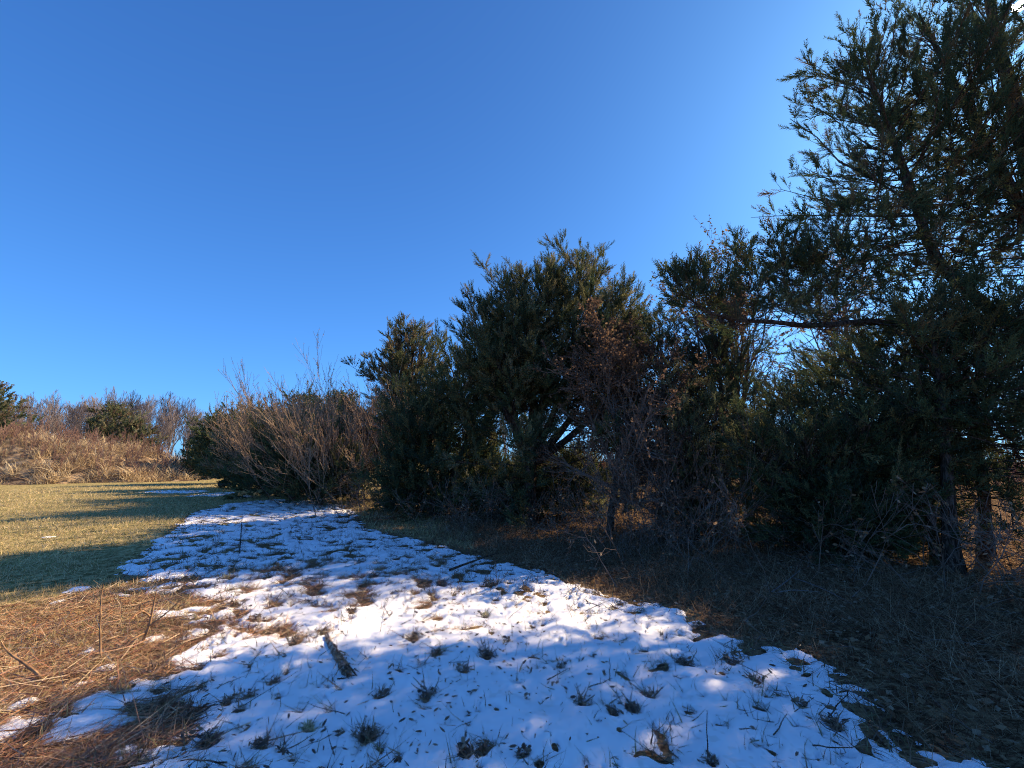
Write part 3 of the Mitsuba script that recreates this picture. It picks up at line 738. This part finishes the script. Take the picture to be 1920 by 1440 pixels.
def saplings(key, label, pts, Lr, seed, mat, levels=((6, .5), (5, .5)), rmin=.012, zf=None):
    rng = np.random.default_rng(seed)
    n = len(pts)
    d = nrm(np.array([0, 0, 1.0]) + rng.normal(0, .18, (n, 3)))
    P = lines(pts, d, rng.uniform(*Lr, n), 5, up=.05, wig=.03, rng=rng); R = np.full((n, 5), .014) * np.linspace(1, .3, 5)
    out = [(P, R)]
    for m, ratio in levels:
        Pp, Rp = out[-1]; j = np.repeat(np.arange(len(Pp)), m)
        tt = rng.uniform(.2, 1, len(j)); q, dq = sample(Pp[j], tt)
        seg = np.linalg.norm(np.diff(Pp, axis=1), axis=2).sum(1)[j]
        dd = nrm(dq + nrm(rng.normal(size=dq.shape)) * .5 + [0, 0, .2])
        kk = 3 if m == levels[0][0] else 2
        out.append((lines(q, dd, seg * ratio * rng.uniform(.5, 1.2, len(j)), kk, up=.1, wig=.03, rng=rng), (Rp[j, 2] * .6)[:, None] * np.linspace(1, .5, kk)))
    return put(key, join(mesh_of(out, (3,), rmin)), mat, label=label, cat='brush', kind='stuff')


def red_col(p, n, uv):
    a = nz(p.x * 1.2, p.y * 1.2, p.z * 1.2)
    return mix((0.20, 0.115, 0.085), (0.31, 0.2, 0.15), a)
scene['m_red'] = two({'type': 'diffuse', 'reflectance': mikit.proc(red_col)})

# scrub behind the row of trees, where the next field begins
scene['m_scrub'] = two({'type': 'diffuse', 'reflectance': mikit.proc(red_col)})
rng = np.random.default_rng(33)
n = 560
x = rng.uniform(-3, 34, n); y = rng.uniform(13.5, 24, n)
k = (x > -.28 * y + 3.5) & (y > 13.5 - .0 * x)
x, y = x[k], y[k]
saplings('scrub', 'tan leafless scrub behind the row of trees at the right', np.stack([x, y, height(x, y)], -1), (.9, 2.2), 6, 'm_scrub', levels=((6, .55), (4, .5)), rmin=.006)

# ---------------------------------------------------------------- the brush covered mound
MC, MR = np.array([-42.5, 34.5]), (15.0, 8.0)
def mound_h(x, y):
    q = np.hypot((x - MC[0]) / MR[0], (y - MC[1]) / MR[1])
    p = np.stack([x, y, x * 0], -1)
    return np.where(q < 1, 3.3 * (1 - q ** 2.0), -.3 * (q - 1) * 6) * (.75 + .5 * meshkit.fbm(p * .35, 3, 50)) + (meshkit.fbm(p * 1.6, 2, 51) - .5) * .5
def mound():
    x = np.linspace(MC[0] - 21, MC[0] + 21, 200); y = np.linspace(MC[1] - 9, MC[1] + 9, 100)
    X, Y = np.meshgrid(x, y)
    return np.stack([X, Y, mound_h(X, Y)], -1).reshape(-1, 3), grid_faces(*X.shape)
def brush_soil(p, n, uv):
    a = fb(p.x * 2.2, p.y * 2.2, p.z * 4, octaves=4)
    return mix((0.09, 0.06, 0.042), (0.40, 0.29, 0.175), ss(.3, .7, a))
scene['m_brush'] = {'type': 'diffuse', 'reflectance': mikit.proc(brush_soil)}
put('mound', mound(), 'm_brush', smooth=True, kind='structure')
rng = np.random.default_rng(3)
n = 5200
x = rng.uniform(MC[0] - 20, MC[0] + 20, n); y = rng.uniform(MC[1] - 8.2, MC[1] + 4, n)
k = np.hypot((x - MC[0]) / MR[0], (y - MC[1]) / MR[1]) < 1.04
x, y = x[k], y[k]; nb = 10
z = mound_h(x, y)
X, Yy, Z = (np.repeat(a, nb) + rng.normal(0, .12, len(x) * nb) * (1 if i < 2 else 0) for i, a in enumerate((x, y, z)))
tv, tf = blade_tpl(4, .75, 1.0)
N = len(X)
d = dirs(rng.uniform(0, 2 * np.pi, N), np.pi / 2 - np.abs(rng.normal(0, .75, N)))
pn = meshkit.fbm(np.stack([x * .9, y * .9, x * 0], -1), 3, 77)
L = np.repeat(rng.uniform(.5, 1.1, len(x)) * np.clip((pn - .15) * 2.2, .4, 1.3), nb) * rng.uniform(.6, 1.1, N)
v, f = stamp(tv, tf, np.stack([X, Yy, Z - .05], -1), frames(d, rng), np.stack([L, L * 2.0, L], -1))
hue = np.repeat(np.array([(0.52, 0.41, 0.25), (0.43, 0.33, 0.2), (0.60, 0.50, 0.32), (0.33, 0.24, 0.16)])[rng.integers(0, 4, len(x))] * np.clip(.5 + 1.1 * pn, .4, 1.2)[:, None], nb, 0) * rng.uniform(.7, 1.25, (N, 1))
put('brush_grass', (v, f), 'm_thin', np.repeat(hue, len(tv), 0), label='shaggy tan dead grass covering the mound', cat='grass', kind='stuff')


n = 620
x = rng.uniform(MC[0] - 16, MC[0] + 16, n); y = rng.uniform(MC[1] - 5.5, MC[1] + 6, n)
k = np.hypot((x - MC[0]) / MR[0], (y - MC[1]) / MR[1]) < 1; x, y = x[k], y[k]
saplings('sapling_brush', 'reddish leafless saplings along the top of the mound', np.stack([x, y, mound_h(x, y)], -1), (.5, 1.3), 5, 'm_red', rmin=.008)

# ---------------------------------------------------------------- far woods
VAR = []
for i in range(5):
    r_ = np.random.default_rng(200 + i)
    out = bare(r_, (0, 0, 0), 1.0, .012, [(18, .40), (7, .5), (5, .5)], .5, .2, (r_.normal(0, .05), 0, 1), .25, K=3)
    zt = max(P[..., 2].max() for P, _ in out); out = [(P / zt, R_ / zt) for P, R_ in out]
    ms = mesh_of(out, (5, 3, 3, 3), .0011)
    VAR.append((mikit.ply(ms[0], 'm_pale', smooth=True), mikit.ply(join(ms[1:]), 'm_pale')))
rng = np.random.default_rng(9)
def far_tree(px, ty, Yd, label, group, v=None, wid=1.0):
    t = new('bare_tree'); tag(t, label, 'tree', group)
    x = at(px, 865, Yd)[0]; H = at(px, ty, Yd)[2]
    M = T().translate([x, Yd, 0]).rotate([0, 0, 1], rng.uniform(0, 360)).scale([H * wid, H * wid, H])
    tr, br = VAR[rng.integers(0, 5) if v is None else v]
    scene[t + '__trunk'] = {**tr, 'to_world': M}; scene[t + '__branchwork'] = {**br, 'to_world': M}
for i in range(56):
    px = -60 + i * 9.5 + rng.uniform(-6, 6)
    ty = np.interp(px, [0, 60, 120, 190, 240, 330, 420], [734, 738, 738, 728, 732, 738, 766]) + rng.uniform(-8, 26)
    far_tree(px, ty, rng.uniform(58, 82), 'leafless tree in the grey wood along the far edge of the field', 'leafless trees of the far wood')
far_tree(338, 768, 46, 'small pale leafless tree with a rounded crown at the end of the track', None, 1, 1.25)
for i in range(16):
    px = 700 + i * 84 + rng.uniform(-25, 25)
    far_tree(px, rng.uniform(730, 790), rng.uniform(45, 75), 'leafless tree glimpsed behind the cedars on the right', 'leafless trees behind the cedars')

# ---------------------------------------------------------------- things on the ground
def clump(px, py, size, kind, label, seed, group=None):
    size *= {'b': 1.0, 'm': .85, 's': .7, 'g': .7}[kind]
    rng = np.random.default_rng(seed)
    t = new('weed_clump'); tag(t, label, 'weed clump', group)
    size *= rng.uniform(.75, 1.3)
    q = G(gp(px, py)); q[2] += .008
    n = {'b': 70, 'm': 40, 's': 26, 'g': 60}[kind]
    x, y = rng.normal(0, size * .45, n) * rng.uniform(.8, 1.6), rng.normal(0, size * .42, n)
    lean = np.abs(rng.normal(rad(80 if kind != 'g' else 35), rad(14), n)).clip(0, rad(95))
    d = dirs(rng.uniform(0, 2 * np.pi, n), np.pi / 2 - lean)
    tv, tf = blade_tpl(3, .95 if kind != 'g' else .5, 1.0)
    L = rng.uniform(.35, 1.15, n) * size * 1.05
    zz = np.maximum(0, .035 - .3 * np.hypot(x, y)) * rng.uniform(0, 1, n)
    v1 = stamp(tv, tf, q + np.stack([x, y, zz], -1), frames(d, rng), np.stack([L, rng.uniform(.12, .3, n), L], -1))
    cols = FIELD[1:4] if kind == 'g' else [(0.16, 0.10, 0.06), (0.24, 0.15, 0.09), (0.09, 0.06, 0.04), (0.32, 0.22, 0.13)]
    c1 = vcol(rng, n, len(tv), cols)
    m = {'b': 60, 'm': 44, 's': 14, 'g': 4}[kind]
    x, y = rng.normal(0, size * .45, m) * rng.uniform(.7, 1.5), rng.normal(0, size * .3, m) * rng.uniform(.7, 1.5)
    v2 = stamp(leaf_v, leaf_f, q + np.stack([x, y, rng.uniform(.01, .05, m)], -1), frames(dirs(rng.uniform(0, 6.3, m), rng.normal(0, .35, m)), rng), rng.uniform(.02, .05, m)[:, None] * np.stack([rng.uniform(.3, .9, m), np.ones(m), np.ones(m)], 1))
    put(t + '__dead_leaves', join([v1, v2]), 'm_straw', np.vstack([c1, vcol(rng, m, len(leaf_v), [(.14, .085, .055), (.08, .05, .035), (.22, .14, .09), (.05, .035, .03)])]))
    for k in range(rng.integers(2, 5)):
        d = nrm(rng.normal(0, 1, (1, 3)) * [1, 1, .25] + [0, 0, .55])
        P = lines(q[None] + rng.normal(0, size * .3, (1, 3)) * [1, 1, 0], d, size * rng.uniform(1.2, 2.4), 5, up=.1, wig=.06, rng=rng)
        put(t + '__stem', tubes(P, np.array([[.004, .004, .0035, .003, .002]]), 5), 'm_twig')
CLAB = {10: 'small clump of stems between the bark strip and the left edge of the snow', 11: 'flat dark clump at the left edge of the snow, above the small green tuft', 12: 'tiny clump just right of the flat dark clump at the left edge',
        14: 'thin upright clump in the snow right of the upper end of the bark strip', 15: 'small stub clump between the bark strip and the oval clump', 16: 'wispy clump just below left of the oval dark clump',
        17: 'sprawling clump of stems right of the square looking clump', 18: 'upper clump of three close together in the right part of the snow', 19: 'left clump of three close together in the right part of the snow', 20: 'lower right clump of three close together in the right part of the snow',
        21: 'dark clump above the three close together, toward the right edge', 23: 'small clump alone in the shaded snow right of the oval clump', 24: 'small clump just above right of the oval clump', 26: 'clump above the rusty clump at the end of the bark strip',
        29: 'thin clump near the bottom edge, left of the shaggy brown clump', 30: 'dark clump in the lower left corner of the snow', 31: 'wispy clump in the sunlit snow close to the right edge', 32: 'wispy clump just below another one in the sunlit snow at the right edge',
        33: 'dark clump on the right edge, above the verge with the pale canes', 34: 'small stub clump at the bottom right of the snow', 35: 'small stub clump right of the long clump at the bottom edge', 36: 'green tuft in the far snow in front of the dark stake',
        37: 'dark clump in the far snow right of the dark stake', 38: 'clump in the middle of the far snow, below the one right of the stake', 39: 'dark clump in the far snow left of the fallen branch', 40: 'small clump near the right edge, right of the three close together',
        41: 'small clump on the right edge where the sunlit snow ends', 42: 'small clump up left of the melt hole clump near the right edge', 43: 'dark clump among the straw at the left bottom edge of the snow', 0: 'shaggy brown clump at the bottom of the snow, with sunlight on its top', 1: 'oval dark clump alone in the middle of the snow', 2: 'dark square looking clump with a bent stem, right of centre low in the snow',
        3: 'long dark clump nearest the bottom edge of the snow', 4: 'round small clump just left of the long one near the bottom edge', 5: 'clump with two upright forked stems low in the snow',
        6: 'rusty sunlit clump at the upper end of the bark strip', 7: 'rusty sunlit clump left of the bark strip', 13: 'small green tuft low in the snow left of the shaggy brown clump', 25: 'upright sunlit green tuft in the bright part of the snow',
        27: 'wide dark clump beside the fallen branch', 28: 'wide dark clump right of the fallen branch', 22: 'dark clump in a round melt hole near the right edge of the snow', 8: 'peaked dark clump left of the rusty clumps', 9: 'dark clump on the left edge of the snow by the weed stalks'}
for i, (px, py, s, k) in enumerate(CL):
    clump(px, py, s, k, CLAB[i], 300 + i)

# countless short stubs of stems through the snow
rng = np.random.default_rng(12)
H = np.array(_hole)
j = rng.integers(0, len(H), 9000); _u = rng.uniform(size=5200)
x = np.r_[H[j, 0] + rng.normal(0, .045, 9000), rng.uniform(-5, 4, 5200)]; y = np.r_[H[j, 1] + rng.normal(0, .045, 9000), rng.uniform(2, 14, 5200)]
m = on_snow(x, y) & (rng.uniform(size=len(x)) < np.clip((np.hypot(x, y) - .6) / 6, .3, 1)); x, y = x[m], y[m]; n = len(x)
L = rng.uniform(.04, .15, n)
lean = np.where(rng.uniform(size=n) < .6, np.abs(rng.normal(rad(78), rad(14), n)), np.abs(rng.normal(rad(20), rad(18), n))).clip(0, rad(92))
r = np.hypot(x, y)
grass('snow_stubble', rng, x, y, L, lean, [(0.12, 0.07, 0.045), (0.2, 0.13, 0.08), (0.07, 0.05, 0.035), (0.14, 0.13, 0.06)], 'm_straw', 'short dead stems and grass stubs poking through the snow', 'stubble', wid=rng.uniform(.16, .42, n) * (.8 + .06 * r), zoff=.025)


x, y, r = polar_scatter(rng, 11000, -55, 58, 1.9, 13, 1.0)
m = on_snow(x, y) & (rng.uniform(size=len(x)) < np.clip((meshkit.fbm(np.stack([x * 1.6, y * 1.6, x * 0], -1), 3, 91) - .36) * 3.5, .05, 1)); x, y, r = x[m], y[m], r[m]; n = len(x)
d = dirs(rng.uniform(0, 2 * np.pi, n), rng.normal(.1, 0.35, n))
v1 = stamp(leaf_v, leaf_f, np.stack([x, y, height(x, y) + .036 + rng.uniform(0, .012, n)], -1), frames(d, rng), (rng.uniform(.015, .055, n) * (.8 + .05 * r))[:, None] * np.array([.55, 1, 1]))
c1 = vcol(rng, n, len(leaf_v), [(0.10, 0.06, 0.04), (0.06, 0.04, 0.03), (0.18, 0.11, 0.07)])
put('snow_litter', v1, 'm_straw', c1, label='small dark leaf scraps scattered over the snow', cat='litter', kind='stuff')
x, y, r = polar_scatter(rng, 230, -50, 56, 1.9, 11, 1.0)
m = on_snow(x, y); x, y = x[m], y[m]; n = len(x)
P = lines(np.stack([x, y, height(x, y) + .045], -1), dirs(rng.uniform(0, 6.3, n), np.abs(rng.normal(.06, .18, n))), rng.uniform(.08, .36, n), 6, up=.05, wig=.03, rng=rng)
x2, y2, r2 = polar_scatter(rng, 320, -12, 62, 2.4, 13, 1.0)
m = ~on_snow(x2, y2) & (x2 > -.12 * y2 + .3); x2, y2 = x2[m], y2[m]
P2 = lines(np.stack([x2, y2, height(x2, y2) + .03], -1), dirs(rng.uniform(0, 6.3, len(x2)), np.abs(rng.normal(.12, .3, len(x2)))), rng.uniform(.12, .55, len(x2)), 6, up=-.02, wig=.05, rng=rng)
put('verge_sticks', tubes(P2, rng.uniform(.002, .005, len(x2))[:, None] * np.linspace(1, .4, 6), 4), 'm_twig', label='dead sticks and canes lying on the verge under the trees', cat='sticks', kind='stuff')
put('twig_litter', tubes(P, rng.uniform(.0022, .005, n)[:, None] * np.linspace(1, .5, 6), 4), 'm_bark', label='thin dark twigs lying loose across the snow', cat='twigs', kind='stuff')


def rod(name, label, path, r0, r1, mat='m_twig', cat='stalk', S=6, side=(), n=12, seed=0):
    rng = np.random.default_rng(seed)
    t = new(name); tag(t, label, cat)
    put(t + ('__stem' if side else ''), stem(path, r0, r1, S, n, rng, .15, 0), mat, smooth=True)
    if not side: pass
    for p, a, b in side:
        put(t + '__shoot', stem(p, a, b, 5, 8, rng, .15, 0), mat, smooth=True)
    return t
def straw_brown(p, n, uv):
    a = nz(p.x * 40, p.y * 40, p.z * 12)
    return mix((0.16, 0.085, 0.05), (0.42, 0.27, 0.15), a)
scene['m_cane'] = two({'type': 'diffuse', 'reflectance': mikit.proc(straw_brown)})
b = G(gp(192, 1222)); Yb = b[1]
rod('weed_stalk', 'upright brown weed stalk standing alone in the straw left of the snow', [b, at(188, 1170, Yb), at(192, 1105, Yb), at(194, 1096, Yb)], .0048, .003, 'm_cane')
b = G(gp(270, 1190)); Yb = b[1]
rod('weed_stalk', 'broken forking pale weed stalk at the left edge of the snow', [b, at(283, 1160, Yb), at(293, 1107, Yb)], .009, .004, 'm_cane', side=[
    ([at(278, 1175, Yb), at(305, 1155, Yb - .05), at(337, 1126, Yb - .05)], .006, .003), ([at(284, 1155, Yb), at(262, 1138, Yb - .1), at(288, 1125, Yb - .1)], .005, .002),
    ([at(282, 1158, Yb), at(255, 1148, Yb - .15), at(242, 1163, Yb - .18)], .005, .002), ([at(272, 1186, Yb), at(255, 1195, Yb - .1), at(225, 1222, Yb - .2)], .006, .003)])
b = G(gp(88, 1265)); Yb = b[1]
rod('weed_stalk', 'reddish curved cane rising from the straw at the left edge', [b, at(45, 1243, Yb), at(18, 1225, Yb), at(3, 1206, Yb)], .008, .004, 'm_cane')
b = G(gp(450, 1031)); Yb = b[1]
scene['m_dark'] = two({'type': 'principled', 'base_color': {'type': 'rgb', 'value': [.012, .012, .013]}, 'roughness': .6})
rod('stake', 'thin dark stake standing upright in the snow', [b - [0, 0, .05], at(452, 1000, Yb), at(454, 966, Yb)], .006, .005, 'm_dark', cat='stake')
p0, p1 = G(gp(843, 1071)), G(gp(935, 1037))
rod('fallen_branch', 'long dark branch lying across the right side of the snow', [p0 + [0, 0, .05], (p0 + p1) / 2 + [0.03, .02, .09], p1 + [0, 0, .1]], .013, .005, 'm_bark', cat='branch')
for i, (a, b_, lb) in enumerate((((1448, 1123), (1505, 1092), 'pale broken cane slanting up on the dark verge'), ((1490, 1100), (1600, 1150), 'long pale cane lying down the dark verge'), ((1455, 1124), (1540, 1128), 'short pale cane lying level on the dark verge'), ((1560, 1075), (1660, 1095), 'thin cane lying under the low dark cedar'))):
    p0, p1 = G(gp(*a)), G(gp(*b_))
    rod('dead_cane', lb, [p0 + [0, 0, .03], (p0 + p1) / 2 + [0, 0, .06], p1 + [0, 0, .1 if i == 0 else .04]], .006, .003, 'm_pale', cat='cane')
p0, p1 = G(gp(330, 1440)), G(gp(292, 1480))
rod('twig', 'thin dark bent twig leaning out of the snow at the bottom left', [G(gp(255, 1425)) + [0, 0, .02], G(gp(275, 1400)) + [0, 0, .05], G(gp(290, 1370)) + [0, 0, .08]], .004, .002, 'm_bark', cat='twig')
# the bark strip with rotten wood
t = new('bark_strip'); tag(t, 'strip of rotten birch pale bark with rusty wood on the sunlit snow', 'bark')
rng = np.random.default_rng(77)
a, c = G(gp(612, 1190)), G(gp(655, 1262))
s = np.linspace(0, 1, 16); w = np.interp(s, [0, .3, .6, .85, 1], [.016, .026, .034, .04, .012])
ax = nrm(c - a); sd = nrm(np.cross(ax, [0, 0, 1]))
rows = []
for k in np.linspace(-1, 1, 7):
    rows.append(a + (c - a) * s[:, None] + sd * (w * k)[:, None] + np.array([0, 0, 1.0]) * (.035 + .022 * (1 - k * k))[..., None] + rng.normal(0, .003, (16, 3)))
V = np.array(rows); top_ = V.reshape(-1, 3); bot = top_ - [0, 0, .012]
F = grid_faces(7, 16)
def bark2(p, n, uv):
    a = fb(p.x * 50, p.y * 50, p.z * 20, octaves=3)
    return mix((0.09, 0.05, 0.03), (0.42, 0.34, 0.27), ss(.35, .65, a))
scene['m_rot'] = two({'type': 'diffuse', 'reflectance': mikit.proc(bark2)})
put(t + '__bark', (np.vstack([top_, bot]), np.vstack([F, F[:, ::-1] + len(top_)])), 'm_rot')
n = 90
pp = a + (c - a) * rng.uniform(.45, 1.02, n)[:, None] + sd * rng.normal(0, .022, (n, 1)) + [0, 0, .06]
v = stamp(*blade_tpl(3, .3, 1), pp, frames(nrm(ax + rng.normal(0, .45, (n, 3)) * [1, 1, .4]), rng), np.stack([rng.uniform(.04, .1, n), rng.uniform(.1, .35, n), rng.uniform(.04, .1, n)], -1))
put(t + '__splinters', v, 'm_straw', vcol(rng, n, 6, [(0.36, 0.2, 0.1), (0.26, 0.13, 0.06), (0.16, 0.08, 0.05)]))
for e in (-.9, .3):
    put(t + '__splinter', stem([c + sd * .02 * e - ax * .1 + [0, 0, .06], c + sd * .05 * e + ax * .04 + [0, 0, .04]], .006, .003, 5, 5, rng, .2, 0), 'm_bark')
# the black log on the far track
q = G((at(428, 893, 24)[0], 24.0))
t = new('log'); tag(t, 'black rounded log lying beside the far end of the snowy track', 'log')
put(t + '__butt', stem([q + [-.42, 0, .2], q + [-.1, .05, .24], q + [.4, .1, .22]], .2, .03, 12, 10, np.random.default_rng(4), .08, 0), 'm_dark', smooth=True)
put(t + '__stub', stem([q + [-.1, 0, .25], q + [-.2, -.1, .42]], .06, .03, 8, 5, np.random.default_rng(5), .1, 0), 'm_dark', smooth=True)
print(tri, sum(len(meshkit.WRITTEN[d['filename']][1]) for d in scene.values() if isinstance(d, dict) and d.get('type') == 'ply'))
